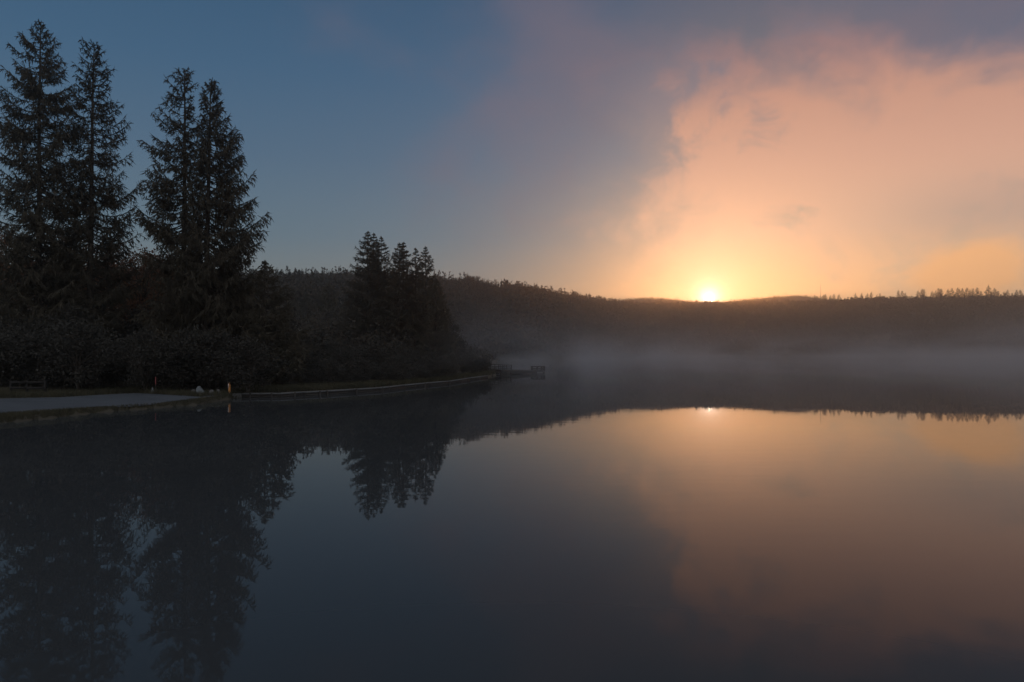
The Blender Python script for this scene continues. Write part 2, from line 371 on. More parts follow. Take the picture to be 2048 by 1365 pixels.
def leafy_mesh(seed, H, R, trunk_frac=.3, nclump=34, leaves=70, size=.22, flat=.8, stems=1):
    """deciduous tree or shrub: tapered trunk with limbs, leaf-sized faces in clumps"""
    rng = np.random.default_rng(seed); tr, cr = MB(), MB()
    tops = []
    for s in range(stems):
        a = rng.random()*2*PI; sp = 0 if stems == 1 else R*.45
        tip = np.array([math.cos(a)*sp, math.sin(a)*sp, H*rng.uniform(.72, .85)])
        t = np.linspace(0, 1, 8)[:, None]; path = tip*t+np.c_[np.sin(t*4+seed)*.12, np.cos(t*3+seed)*.12, np.zeros_like(t)]*t
        path[0, 2] = -.3
        tr.tube(path, (.016*H/math.sqrt(stems))*(1-.85*t[:, 0])+.01, 7); tops.append(path)
    P, D, W = [], [], []
    for c in range(nclump):
        while True:
            q = rng.uniform(-1, 1, 3)
            if .25 < np.linalg.norm(q) < 1: break
        zc = H*(trunk_frac+(1-trunk_frac)*(.5+.5*q[2]*.92))
        fr = math.sqrt(max(.08, 1-(q[2]*.9)**2))
        cpos = np.array([q[0]*R*fr*1.05, q[1]*R*fr*1.05, zc])
        pth = tops[c % len(tops)]; j = int(np.clip(rng.uniform(2, 7), 2, 7)); p0 = pth[j]
        if p0[2] > zc: p0 = pth[max(1, j-3)]
        mid = (p0+cpos)/2+rng.normal(0, .05*R, 3)
        tr.tube(np.array([p0, mid, cpos]), [.0055*H, .004*H, .0015*H], 4)
        n = int(leaves*rng.uniform(.5, 1.4)); cs = R*rng.uniform(.20, .38)
        o = rng.normal(0, 1, (n, 3))*cs*np.array([1, 1, flat])*.62
        P.append(cpos+o); d = rnd_unit(rng, n)*(size*rng.uniform(.6, 1.5, n))[:, None]; d[:, 2] -= size*.2
        D.append(d); W.append(perp(rng, d)*(size*.75*rng.uniform(.6, 1.3, n))[:, None])
    P, D, W = map(np.concatenate, (P, D, W)); cr.blades(P, D, W, .45)
    return tr, cr

def plant(name, px, Y, mesh, tm, cm, label, cat, group):
    return put_tree(name, (at(px, 0, Y).x, Y, ground_z(px, Y)-.05), *mesh, M[tm], M[cm], label, cat, group)

# autumn trees behind the tall spruces
rus = 'autumn trees behind the tall spruces'
lab_r = 'russet autumn tree in the dark wood behind the tall left spruces'
for i, (px, py, Y, R, mat) in enumerate([(-70, 420, 88, 5.2, 'russet'), (20, 455, 90, 5.0, 'russet'), (125, 446, 86, 4.6, 'russet'), (225, 482, 88, 4.2, 'russet'), (285, 476, 84, 3.6, 'russet'),
                                         (335, 498, 86, 4.0, 'russet'), (395, 508, 90, 4.4, 'olive'), (455, 534, 88, 4.4, 'olive')]):
    H = at(px, py, Y).z-ground_z(px, Y)
    lb = {2: 'reddish brown tree whose crown shows between the tallest spruce and the thin ragged spruce',
          4: 'thin pinkish autumn tree in the gap between the two pairs of tall spruces'}.get(i, lab_r if mat == 'russet' else 'olive leafed tree behind the pair of spruces nearest the open sky')
    plant('autumn_tree', px, Y, leafy_mesh(50+i, H, R, .2, 46, 90, .26), 'bark', mat, lb, 'tree', rus)

# dark understory: bushy trees along the foot of the spruces, shared shapes copied in a loop
under = 'dark bushes along the left shore'
protos = [plant('bush', 40, 66, leafy_mesh(70, 6.5, 3.0, .02, 40, 90, .20, stems=3), 'bark', 'olive', 'dark leafy bush in the shaded undergrowth behind the gravel landing', 'bush', under),
          plant('bush', 150, 68, leafy_mesh(71, 8.0, 3.2, .02, 46, 90, .22, stems=4), 'bark', 'olive', 'dark leafy bush in the shaded undergrowth behind the gravel landing', 'bush', under),
          plant('bush', 290, 67, leafy_mesh(72, 5.0, 3.2, .02, 40, 80, .18, stems=4), 'bark', 'olive', 'dark leafy bush in the shaded undergrowth behind the gravel landing', 'bush', under)]
random.seed(5)
lab_a = 'dark leafy bush in the shaded undergrowth behind the gravel landing'
lab_b = 'dark leafy bush on the bank above the timber walkway'
spots = []
for px in range(-160, 520, 34):
    for row, Y in enumerate((63, 76, 92)):
        spots.append((px+random.uniform(-14, 14)+row*11, Y+random.uniform(-2.5, 2.5), random.uniform(.6, 1.0)+.25*row))
for px in range(520, 950, 22):
    ds = np.interp(px, SH_PX, SH_D)
    for row, off in enumerate((5, 14, 30)):
        hs = np.interp(px, [520, 600, 900, 985], [.70, .62, .62, .40])
        spots.append((px+random.uniform(-9, 9), ds+off+random.uniform(-1, 2), hs*random.uniform(.55, .9)+.06*row))
for i, (px, Y, s) in enumerate(spots):
    if ground_z(px, Y) < .2: continue
    copy_at(protos[i % 3], (at(px, 0, Y).x, Y, ground_z(px, Y)-.05), random.uniform(0, 6.28), lab_a if px < 520 else lab_b,
            (s*random.uniform(.9, 1.15), s*random.uniform(.9, 1.15), s*random.uniform(.85, 1.2)))
# slope of small trees right of the clump, stepping down to the pier
for i, (px, py, Y) in enumerate([(888, 606, 121), (904, 640, 118), (924, 670, 116), (944, 695, 114), (964, 714, 114)]):
    gz = ground_z(px, Y); H = at(px, py, Y).z-gz
    lb = ['leafy tree leaning against the right side of the mid shore clump', 'second tree in the row stepping down from the mid shore clump to the pier',
          'third tree in the row stepping down towards the pier', 'low bush in the row stepping down to the pier, next to its last bush', 'last bush before the pier, at the tip of the shore'][i]
    plant('shore_tree' if i < 3 else 'bush', px, Y, leafy_mesh(90+i, H*.95, H*.17+.8, .03, 44, 110, .16, stems=2), 'bark', 'olive', lb, 'tree' if i < 3 else 'bush', 'trees stepping down to the pier')

# ------------------------------------------------------------------ forest on the hills (one mass)
def forest():
    rng = np.random.default_rng(9); P, D, W = [], [], []
    def scatter(n, px0, px1, f0, f1, size, nl, ls, pw=1.0, near=False):
        px = rng.uniform(px0, px1, n); ds = np.interp(px, SH_PX, SH_D); rd, _ = ridge(px)
        lo = np.maximum(ds+2, 215) if px0 < 1000 else ds+2
        Y = lo+(rd+25-lo)*(f0+(f1-f0)*rng.random(n)**pw)
        if near: Y = ds+34+(230-ds-34)*rng.random(n)
        z = height(px, Y); x = (px-CX)/F*Y
        for k in range(n):
            hh = size*rng.uniform(.7, 1.2); m = int(nl*rng.uniform(.7, 1.3))
            q = rng.normal(0, 1, (m, 3)); q /= np.linalg.norm(q, axis=1)[:, None]; q *= rng.random((m, 1))**.4
            con = rng.random() < .25
            if con:
                h = rng.random(m)**1.5; th = rng.random(m)*2*PI; r = (1-h)*hh*.30*rng.uniform(.5, 1, m)
                c = np.c_[x[k]+np.cos(th)*r, Y[k]+np.sin(th)*r, z[k]+h*hh*1.25]
            else:
                c = np.c_[x[k]+q[:, 0]*hh*.42, Y[k]+q[:, 1]*hh*.42, z[k]+hh*.58+q[:, 2]*hh*.44]
            d = rnd_unit(rng, m)*(ls*rng.uniform(.5, 1.4, m))[:, None]
            P.append(c); D.append(d); W.append(perp(rng, d)*(ls*.8))
    scatter(1500, 480, 988, .0, 1, 9, 80, .75)
    scatter(900, 490, 890, .0, 1, 4.5, 60, .45, near=True)
    scatter(260, 870, 975, .0, 1, 3.4, 60, .4, near=True)
    scatter(1600, 480, 1000, .8, 1.0, 8, 90, .6, .7)
    scatter(1500, 1000, 1330, .0, 1, 9.5, 38, 1.5)
    scatter(1700, 1000, 1330, .75, 1.0, 8.5, 80, .75, .7)
    scatter(2600, 1330, 2250, .0, .85, 9.5, 34, 2.0)
    scatter(2600, 1330, 2150, .8, 1.0, 7.0, 46, 1.2, .7)
    scatter(900, -700, 480, .0, 1, 11, 36, 1.8)
    scatter(500, 2250, 3600, .0, 1, 10, 34, 2.4)
    for k in range(1500):                                   # wooded crest of the farther hills
        q = rng.uniform(1235, 1660); zc = CH+(HY-np.interp(q, [p[0] for p in HILL], [p[1] for p in HILL]))/F*1200-rng.uniform(1.5, 9)
        m = 26; hh = rng.uniform(3.5, 7.5); e = rng.normal(0, 1, (m, 3))*np.array([.34, .34, .36])*hh
        c = np.array([(q-CX)/F*1200, 1200+rng.uniform(-25, 10), zc])+e
        d = rnd_unit(rng, m)*rng.uniform(.7, 1.8, m)[:, None]; P.append(c); D.append(d); W.append(perp(rng, d)*1.1)
    b = MB(); P, D, W = map(np.concatenate, (P, D, W)); b.blades(P, D, W, .5)
    o = b.build('forest', M['forest'])
    tag(o, 'dark autumn forest covering the hills round the lake', 'forest', kind='stuff')
forest()

# bare trees standing out on the left ridge
def bare_mesh(seed, H, R):
    rng = np.random.default_rng(seed); tr, cr = MB(), MB()
    t = np.linspace(0, 1, 6)[:, None]; path = np.c_[np.sin(t*3+seed)*.2*t, np.cos(t*2+seed)*.2*t, t*H*.8]; path[0, 2] = -.5
    tr.tube(path, .018*H*(1-.8*t[:, 0]), 6)
    P, D, W = [], [], []
    for i in range(26):
        s = rng.uniform(.3, 1); p0 = np.array([np.interp(s, t[:, 0], path[:, e]) for e in range(3)])
        a = rng.random()*2*PI; ln = R*rng.uniform(.5, 1.1); p1 = p0+np.array([math.cos(a)*ln*.8, math.sin(a)*ln*.8, ln*rng.uniform(.5, 1.3)])
        p1[2] = min(p1[2], H*.96)
        tr.tube(np.array([p0, (p0+p1)/2+[0, 0, -.1*ln], p1]), [.006*H, .004*H, .002*H], 4)
        n = 26; u = rng.uniform(.3, 1, n)[:, None]; base = p0+(p1-p0)*u
        d = rng.normal(0, .5, (n, 3)); d[:, 2] = rng.uniform(.2, 1.1, n); d *= (rng.uniform(.5, 1.3, n)*H*.09/np.linalg.norm(d, axis=1))[:, None]
        P.append(base); D.append(d); W.append(perp(rng, d)*rng.uniform(.05, .11))
    P, D, W = map(np.concatenate, (P, D, W)); cr.blades(P, D, W, .4)
    return tr, cr
bare_g = 'bare trees along the left ridge'
lab_bare = 'thin bare tree on the crest of the wooded hill right of the mid shore clump'
lab_bare2 = 'thin bare tree on the hill crest between the tall spruces and the mid shore clump'
bp = []
random.seed(8)
xs = [560, 575, 590, 602, 612, 622, 634, 646, 657, 668, 680] + [915, 926, 934, 941, 947, 953, 960, 968, 976, 988, 1002, 1015, 1030, 1042, 1055, 1068, 1080, 1092, 1104, 1112, 1123, 1133, 1146, 1150, 1163, 1177, 1190, 1206, 1225, 1238]
tops = {915: 9, 926: 10, 934: 12, 941: 13, 947: 16, 953: 14, 960: 12, 968: 9, 1042: 10, 1068: 9, 1104: 7, 1112: 9, 1146: 12, 1150: 13, 1238: 6}
for i, px in enumerate(xs):
    rd, rz = ridge(px); Y = float(rd)-random.uniform(0, 8); gz = ground_z(px, Y)
    up = tops.get(px, random.uniform(4, 7))
    H = CANOPY*.8+up*Y/F
    loc = (at(px, 0, Y).x, Y, gz)
    lb = lab_bare if px > 700 else lab_bare2
    if i < 5:
        o = put_tree('bare_tree', loc, *bare_mesh(120+i, 11, 3.2), M['twig'], M['twig'], lb, 'tree', bare_g, random.uniform(0, 6)); o.scale = (H/11,)*3; bp.append(o)
    else:
        s = H/11; copy_at(bp[i % 5], loc, random.uniform(0, 6), lb, (s, s, s))

# conifers along the right ridge
con_g = 'spruces along the right ridge'
rights = [(1549, 591), (1629, 590), (1634, 593), (1648, 589), (1651, 588), (1661, 591), (1668, 588), (1677, 589), (1711, 587), (1723, 587), (1735, 587), (1742, 584), (1760, 587),
          (1797, 580), (1804, 582), (1810, 586), (1836, 582), (1844, 578), (1848, 579), (1865, 583), (1871, 582), (1877, 577), (1882, 578), (1895, 579), (1904, 577), (1916, 576), (1925, 577), (1933, 576),
          (1940, 579), (1946, 577), (1954, 576), (1962, 582), (1977, 571), (1989, 577), (1996, 582), (2008, 584), (2015, 580), (2024, 586), (2033, 580), (2041, 580), (2055, 578), (2070, 580), (2086, 577)]
cp = []
for i, (px, py) in enumerate(rights):
    Y = 893+((i*37) % 11); gz = ground_z(px, Y); H = at(px, py, Y).z-gz
    lb = 'tallest spruce on the misty right ridge, rising above its neighbours' if px == 1977 else ('small spruce on the orange lit ridge just right of the sun' if px == 1549 else 'small spruce in the ragged row along the misty right ridge')
    loc = (at(px, 0, Y).x, Y, gz)
    if i < 4:
        tr, cr = spruce_mesh(140+i, 20, [(0, .1, .1), (.1, .9, .9), (.3, 1.9, 1.9), (.6, 2.9, 2.9), (1, 3.4, 3.4)], 60, .55, droop=.5, trunk_r=.25, twig_w=.42, gaps=.1)
        o = put_tree('ridge_spruce', loc, tr, cr, M['bark'], M['needle_far'], lb, 'tree', con_g); o.scale = (H/20*1.7, H/20*1.7, H/20); cp.append(o)
    else:
        s = H/20; w = 1.7*random.uniform(.85, 1.3); copy_at(cp[i % 4], loc, random.uniform(0, 6), lb, (s*w, s*w, s))

# ------------------------------------------------------------------ small things on the shore
def rock(name, px, py_top, px_w, Y, seed, mat, label, group=None, shape=None):
    rng = np.random.default_rng(seed); k = Y/F; gz = ground_z(px, Y); w = px_w*k; h = at(px, py_top, Y).z-gz+.05
    import bmesh
    bm = bmesh.new(); bmesh.ops.create_icosphere(bm, subdivisions=4, radius=1)
    ph = rng.uniform(0, 6, 9)
    for v in bm.verts:
        c = v.co
        n = 1+.10*math.sin(c.x*3+ph[0])*math.sin(c.y*3+ph[1])+.07*math.sin(c.z*5+ph[2]+c.x*4)+.03*math.sin(c.x*11+ph[3])*math.sin(c.z*9+ph[4])
        x, y, z = c.x*n, c.y*n, c.z*n
        if shape == 'fin': h1 = min(1, max(z, 0)); x = -1+(x/max(.25, math.sqrt(max(.06, 1-h1*h1)))+1)*(1-.74*h1**1.25); y = y*1.15
        v.co = (x*w/2, y*w*.42, -.05+max(z, -.15)*h)
    me = bpy.data.meshes.new(name); bm.to_mesh(me); bm.free(); me.materials.append(M[mat])
    for p in me.polygons: p.use_smooth = True
    o = bpy.data.objects.new(name, me); COL.objects.link(o); o.location = (at(px, 0, Y).x, Y, gz)
    return tag(o, label, 'rock', group)
rk = 'rocks beside the orange post'
rock('boulder', 403, 773, 21, 59.5, 1, 'stone', 'pale upright boulder, largest rock left of the orange post', rk, 'fin')
rock('rock', 388, 779.5, 17, 60.5, 2, 'stone_dark', 'low dark rock on the left side of the pale upright boulder', rk)
rock('rock', 423, 780, 15, 60, 3, 'stone_dark', 'low brownish rock touching the right side of the pale boulder', rk)
rock('rock', 437, 778.5, 11, 60.5, 4, 'stone_dark', 'small grey rock between the brownish rock and the orange post', rk)
rock('rock', 305, 776.5, 7, 60.5, 5, 'stone', 'small pale rock alone at the back edge of the gravel landing', None)

def bollard():
    Y = 61.0; px = 459; gz = ground_z(px, Y); top = at(px, 766, Y).z; k = Y/F
    r = empty('marker_post', (at(px, 0, Y).x, Y, gz)); tag(r, 'short bright orange post on the point at the end of the gravel landing', 'post')
    H = top-gz; w = 4.6*k/2
    b = MB(); z = np.array([-.2, H*.97, H*.99, H]); b.tube(np.c_[np.zeros(4), np.zeros(4), z], [w, w, w*.85, w*.05], 14); b.build('post', M['orange'], r, True)
    c = MB(); z = np.array([0, .07, .11, .12]); c.tube(np.c_[np.zeros(4), np.zeros(4), z], [w*1.45, w*1.45, w*1.1, w*.9], 14); c.build('base', M['rubber'], r, True)
    s = MB(); s.box((-w*.72, -w*.78, H*.72), (.07, .03, H*.40), -.72); s.build('reflector', M['reflector'], r)
bollard()
def pad():
    b = MB(); c = at(462, 0, 61.2); pts = []
    n = 24
    for j, (sc, z) in enumerate([(1.06, -.4), (1.0, .02), (.93, .05)]):
        for i in range(n):
            a = 2*PI*i/n; wv = 1+.08*math.sin(3*a)+.05*math.sin(5*a+1)
            pts.append((c.x-.1+.95*sc*wv*math.cos(a), 61.2+.7*sc*wv*math.sin(a), ground_z(459, 61.2)+z))
    fs = [[j*n+i, j*n+(i+1) % n, (j+1)*n+(i+1) % n, (j+1)*n+i] for j in range(2) for i in range(n)]
    b.add(pts, fs); m = np.array(pts[2*n:]); b.add(np.vstack([m, m.mean(0)]), [[i, (i+1) % n, n] for i in range(n)])
    tag(b.build('stone_slab', M['stone_dark']), 'flat grey slab that the orange post stands on', 'slab')
pad()
def red_marker():
    Y = 62; px = 340; gz = ground_z(px, Y); H = at(px, 752, Y).z-gz
    r = empty('thin_marker', (at(px, 0, Y).x, Y-2.5, gz)); tag(r, 'thin reddish stake in front of the dark bushes behind the gravel landing', 'stake')
    a = MB(); a.tube([[0, 0, -.2], [0, 0, H*.55]], [.03, .03], 8); a.build('stake', M['timber_dark'], r)
    c = MB(); c.tube([[0, 0, H*.55], [0, 0, H*.98], [0, 0, H]], [.04, .04, .01], 8); c.build('cap', M['red'], r)
red_marker()

def rail_fence():
    Y = 57.5; gz = ground_z(55, Y)
    r = empty('rail_fence', (at(54, 0, Y).x, Y, gz)); tag(r, 'low two span timber rail fence at the back of the gravel landing', 'fence')
    k = Y/F; xs = [(-32)*k, 0, 36*k]; top = 1.12
    for x in xs:
        p = MB(); p.box((x, 0, top/2-.15), (.14, .14, top+.3)); p.build('post', M['stained'], r)
    for a, b in ((0, 1), (1, 2)):
        for z in (top-.16, top-.62):
            p = MB(); p.box(((xs[a]+xs[b])/2, -.09, z), (xs[b]-xs[a]-.05, .045, .20)); p.build('rail', M['stained'], r)
rail_fence()

def walkway():
    """timber edged walkway along the shore from the landing to the pier"""
    pxs = np.array([482, 520, 560, 610, 660, 710, 760, 810, 860, 900, 940, 975, 996])
    ds = np.interp(pxs, SH_PX, SH_D)-.25
    pts = [np.array([(p-CX)/F*d, d]) for p, d in zip(pxs, ds)]
    r = empty('shore_walkway', (pts[0][0], pts[0][1], 0)); tag(r, 'long low timber edged walkway running along the shore towards the pier', 'walkway')
    o = np.array([pts[0][0], pts[0][1], 0])
    wl, cap, dk = MB(), MB(), MB()
    for a, b in zip(pts[:-1], pts[1:]):
        A, B = np.r_[a, 0]-o, np.r_[b, 0]-o
        d = (B-A)/np.linalg.norm(B-A); nrm = np.array([-d[1], d[0], 0])
        for z in (.06, .20):
            wl.beam(A+[0, 0, z], B+[0, 0, z], .08, .135)
        cap.beam(A+nrm*.05+[0, 0, .305], B+nrm*.05+[0, 0, .305], .24, .07)
        L = np.linalg.norm(B-A); n = max(2, int(L/.3))
        for i in range(n):
            q = A+(B-A)*(i+.5)/n+nrm*.62
            dk.beam(q-nrm*.42+[0, 0, .33], q+nrm*.45+[0, 0, .33], L/n*.92, .05)
    wl.build('wall', M['timber_dark'], r); cap.build('edge_beam', M['timber_pale'], r); dk.build('deck', M['timber'], r)
    for px in (500, 543, 590, 640, 655, 713, 765, 778, 830, 850, 900, 935, 962, 985):
        d = float(np.interp(px, SH_PX, SH_D))-.40
        p = MB(); x = (px-CX)/F*d
        p.tube([[x-o[0], d-o[1], -1.0], [x-o[0], d-o[1], .34], [x-o[0], d-o[1], .36]], [.09, .09, .06], 8); p.build('post', M['timber_dark'], r)
walkway()

def pier():
    A = np.array([(992-CX)/F*121, 121.0]); B = np.array([(1062-CX)/F*131, 131.0])
    r = empty('fishing_pier', (A[0], A[1], 0)); tag(r, 'dark timber pier with two railings reaching out from the shore into the mist', 'pier')
    o = np.array([A[0], A[1], 0])
    d = (B-A)/np.linalg.norm(B-A); n = np.array([-d[1], d[0]])
    L = np.linalg.norm(B-A)
    za, zb = .98, .52
    P = lambda s, w, z: np.array([A[0]+d[0]*s+n[0]*w-o[0], A[1]+d[1]*s+n[1]*w-o[1], z])
    zz = lambda s: za+(zb-za)*s/L
    dk = MB(); m = int(L/.25)
    for i in range(m):
        s = (i+.5)/m*L; dk.beam(P(s, -1.3, zz(s)), P(s, 1.3, zz(s)), L/m*.92, .06)
    dk.build('deck', M['timber'], r)
    for w in (-1.32, 1.32):
        sk = MB(); sk.beam(P(0, w, zz(0)-.25), P(L, w, zz(L)-.22), .08, .42); sk.beam(P(0, w, .22), P(L, w, .16), .08, .30); sk.build('side_beam', M['timber_dark'], r)
    for s in np.arange(1.0, L, 2.4):
        for w in (-1.2, 1.2):
            p = MB(); p.tube([P(s, w, -2), P(s, w, zz(s)-.06)], [.12, .12], 8); p.build('pile', M['timber_dark'], r)
    # railing on the far side of the ramp
    rl = MB(); S1 = L*.60
    rl.beam(P(.3, 1.28, zz(.3)+.84), P(S1, 1.28, zz(S1)+.84), .12, .10); RA = rl.build('railing', M['timber_dark'], r)
    for dz in (.22, .50):
        q = MB(); q.beam(P(.3, 1.28, zz(.3)+dz), P(S1, 1.28, zz(S1)+dz), .05, .12); q.build('rail', M['timber_dark'], RA)
    for s in (.3, 1.6, 2.9, 3.4, 4.0, 4.35, 4.9, 5.5, S1):
        if s > S1: continue
        q = MB(); q.beam(P(s, 1.35, zz(s)-.05), P(s, 1.35, zz(s)+.80), .13 if s in (.3, 2.9, S1) else .09, .09); q.build('post', M['timber_dark'], RA)
    # end platform, square to the viewer, with a boxed railing
    cx, cy = (1076-CX)/F*133-o[0], 133.2-o[1]; W, Dp = 2.5, 2.5; zt = .40
    pf = MB()
    for i in range(10): pf.box((cx, cy-Dp/2+(i+.5)*Dp/10, zt), (W, Dp/10*.93, .07))
    pf.box((cx, cy-Dp/2-.04, zt-.16), (W, .06, .26)); pf.box((cx, cy+Dp/2+.04, zt-.16), (W, .06, .26))
    pf.build('platform', M['timber'], r)
    for sx in (-1, 1):
        for sy in (-1, 1):
            p = MB(); p.tube([[cx+sx*W*.45, cy+sy*Dp*.44, -2], [cx+sx*W*.45, cy+sy*Dp*.44, zt-.04]], [.12, .12], 8); p.build('pile', M['timber_dark'], r)
    t = MB(); top = 1.17
    for (x0, y0, x1, y1) in ((-W/2-.1, Dp/2, W/2+.08, Dp/2), (-W/2+.1, -Dp/2, W/2+.08, -Dp/2), (W/2, -Dp/2+.09, W/2, Dp/2-.09)):
        t.beam([cx+x0, cy+y0, top], [cx+x1, cy+y1, top], .18, .16)
    RB = t.build('railing', M['timber_dark'], r)
    for y in (Dp/2, -Dp/2):
        for z in (.80, .52):
            q = MB(); q.box((cx, cy+y, z), (W*.96, .05, .15)); q.build('rail', M['timber_dark'], RB)
        for x in (-W*.46, -W*.06, W*.28, W*.46):
            q = MB(); q.box((cx+x, cy+y+.075, .72), (.34 if abs(x) > 1 else .26, .09, .72)); q.build('post', M['timber_dark'], RB)
    for z in (.80, .52):
        q = MB(); q.box((cx+W/2, cy, z), (.05, Dp*.9, .15)); q.build('rail', M['timber_dark'], RB)
pier()
def low_landing():
    Y = 113; r = empty('low_dock', (at(1012, 0, Y).x, Y, 0)); tag(r, 'small low dock with a single rail at the water, in front of the pier', 'dock')
    k = Y/F; w = 22*k
    a = MB()
    for i in range(6): a.box((-w/2+(i+.5)*w/6, 0, .22), (w/6*.93, 1.1, .07))
    a.build('deck', M['timber'], r)
    for x in (-w/2+.1, .05, w/2-.1):
        p = MB(); p.tube([[x, -.6, -2], [x, -.6, .78]], [.075, .075], 8); p.build('post', M['timber_dark'], r)
    p = MB(); p.beam([-w/2, -.53, .72], [w/2, -.53, .72], .05, .10); p.build('rail', M['timber'], r)
low_landing()

def dead_branch():
    Y = 80.0; pts = [at(x, y, Y+dy) for x, y, dy in [(556, 700, .6), (558, 678, .5), (563, 662, .3), (573, 651, 0), (584, 647.5, -.2), (592, 652, -.2), (598, 661, -.1), (612, 667, .1)]]
    o = np.array(pts[0]); P = np.array([np.array(p) for p in pts])-o
    P[0, 2] = ground_z(556, Y)-o[2]
    b = MB(); b.tube(P, [.05, .045, .04, .036, .032, .028, .022, .01], 7)
    rng = np.random.default_rng(3)
    for i in (4, 5, 6):
        for q in range(2):
            e = P[i]+np.array([rng.uniform(.1, .6), rng.uniform(-.2, .2), rng.uniform(-.5, .2)]); b.tube(np.array([P[i], (P[i]+e)/2+[0, 0, .05], e]), [.025, .018, .006], 5)
    ob = b.build('dead_branch', M['deadwood'], None, True); ob.location = o; tag(ob, 'pale bare dead branch arching out of the dark bushes by the shore', 'branch')
dead_branch()

def mast():
    a = at(1641, 602, 1200); z = at(1641, 568, 1200).z
    b = MB(); b.tube([[0, 0, -10], [0, 0, z-a.z-4], [0, 0, z-a.z]], [.35, .25, .1], 8)
    o = b.build('radio_mast', M['mast']); o.location = a; tag(o, 'hair thin radio mast on the far ridge right of the sun', 'mast')
mast()

def grass():
    rng = np.random.default_rng(17); P, D, W = [], [], []
    n = 26000; px = rng.uniform(-150, 470, n); ds = np.interp(px, SH_PX, SH_D); s = rng.uniform(.15, 3.4, n)**1.0; Y = ds+s
    yf = np.interp(px, [-260, 0, 120, 200, 330, 476], [858, 829, 821, 816, 807, 789])
    z = height(px, Y); py = HY+(CH-z)*F/Y
    keep = py > yf-.3; px, Y, z = px[keep], Y[keep], z[keep]; n = len(px)
    d = rng.normal(0, .35, (n, 3)); d[:, 2] = 1; d *= (rng.uniform(.05, .20, n))[:, None]
    b = MB(); b.blades(np.c_[(px-CX)/F*Y, Y, z-.01], d, perp(rng, d)*.03, .2)
    px = rng.uniform(-200, 480, 16000); yb = np.interp(px, [-260, 0, 120, 200, 270, 330, 400, 476], [800, 797, 794.5, 789.5, 786, 789, 792, 786]); Y = (CH-.45)*F/(yb-HY)+rng.uniform(-.1, 5, len(px))
    z = height(px, Y); n = len(px); d = rng.normal(0, .35, (n, 3)); d[:, 2] = 1; d *= (rng.uniform(.1, .45, n))[:, None]
    b.blades(np.c_[(px-CX)/F*Y, Y, z-.01], d, perp(rng, d)*.04, .2)
    px = rng.uniform(482, 990, 31000); Y = np.interp(px, SH_PX, SH_D)+rng.uniform(1.0, 6.5, len(px)); z = height(px, Y); n = len(px)
    d = rng.normal(0, .4, (n, 3)); d[:, 2] = 1; d *= (rng.uniform(.15, .6, n))[:, None]
    b.blades(np.c_[(px-CX)/F*Y, Y, z-.02], d, perp(rng, d)*.06, .2)
    tag(b.build('grass', M['grass']), 'rough grass fringing the gravel landing and the bank', 'grass', kind='stuff')
grass()

# ------------------------------------------------------------------ air: haze and the mist on the lake
HAZE, HAZE_G = .00044, .86
def haze():
    m, nt, out = new_mat('haze_air'); pv = nt.nodes.new('ShaderNodeVolumePrincipled')
    pv.inputs['Color'].default_value = (1, .95, .90, 1); pv.inputs['Density'].default_value = HAZE; pv.inputs['Anisotropy'].default_value = HAZE_G
    nt.links.new(pv.outputs[0], out.inputs['Volume'])
    b = MB(); b.box((0, 700, 59.5), (4600, 2000, 126)); o = b.build('haze', m); tag(o, kind='stuff')
haze()
def mist():
    m, nt, out = new_mat('lake_mist'); L = nt.links.new
    pv = nt.nodes.new('ShaderNodeVolumePrincipled'); pv.inputs['Color'].default_value = (.84, .92, 1, 1); pv.inputs['Anisotropy'].default_value = .68
    g = Nodes(nt)
    pos = nt.nodes.new('ShaderNodeNewGeometry').outputs['Position']
    sx, sy, sz = g.sep(pos)
    n1 = g.noise(g.comb(sx*.045, sy*.012, sz*.10), 1.0, 5, .6)
    n2 = g.noise(g.comb(sx*.008, sy*.004, sz*.02), 1.0, 2, .5)
    hz = g.exp(sz*-1.0/(g.ss(sx, 60, 420)*9+4.0))
    wisp = g.ss(n1*1.0+n2*.7, .74, 1.02)*2.3+.08
    side = (g.ss(sx+sy*.12, -24, 22)*.66+.34)*(1.0-g.ss(sx, 30, 180)*.5)
    far = g.ss(sy, 46, 130)
    top = g.ss(sz, 44, 24)
    pv_d = hz*wisp*side*far*top*MIST
    L(pv_d.s, pv.inputs['Density']); L(pv.outputs[0], out.inputs['Volume'])
    b = MB(); b.box((210, 370, 22.1), (700, 640, 44.1)); o = b.build('mist', m); tag(o, kind='stuff')
    try: m.cycles.volume_step_rate = 1.0
    except Exception: pass
MIST = .0074

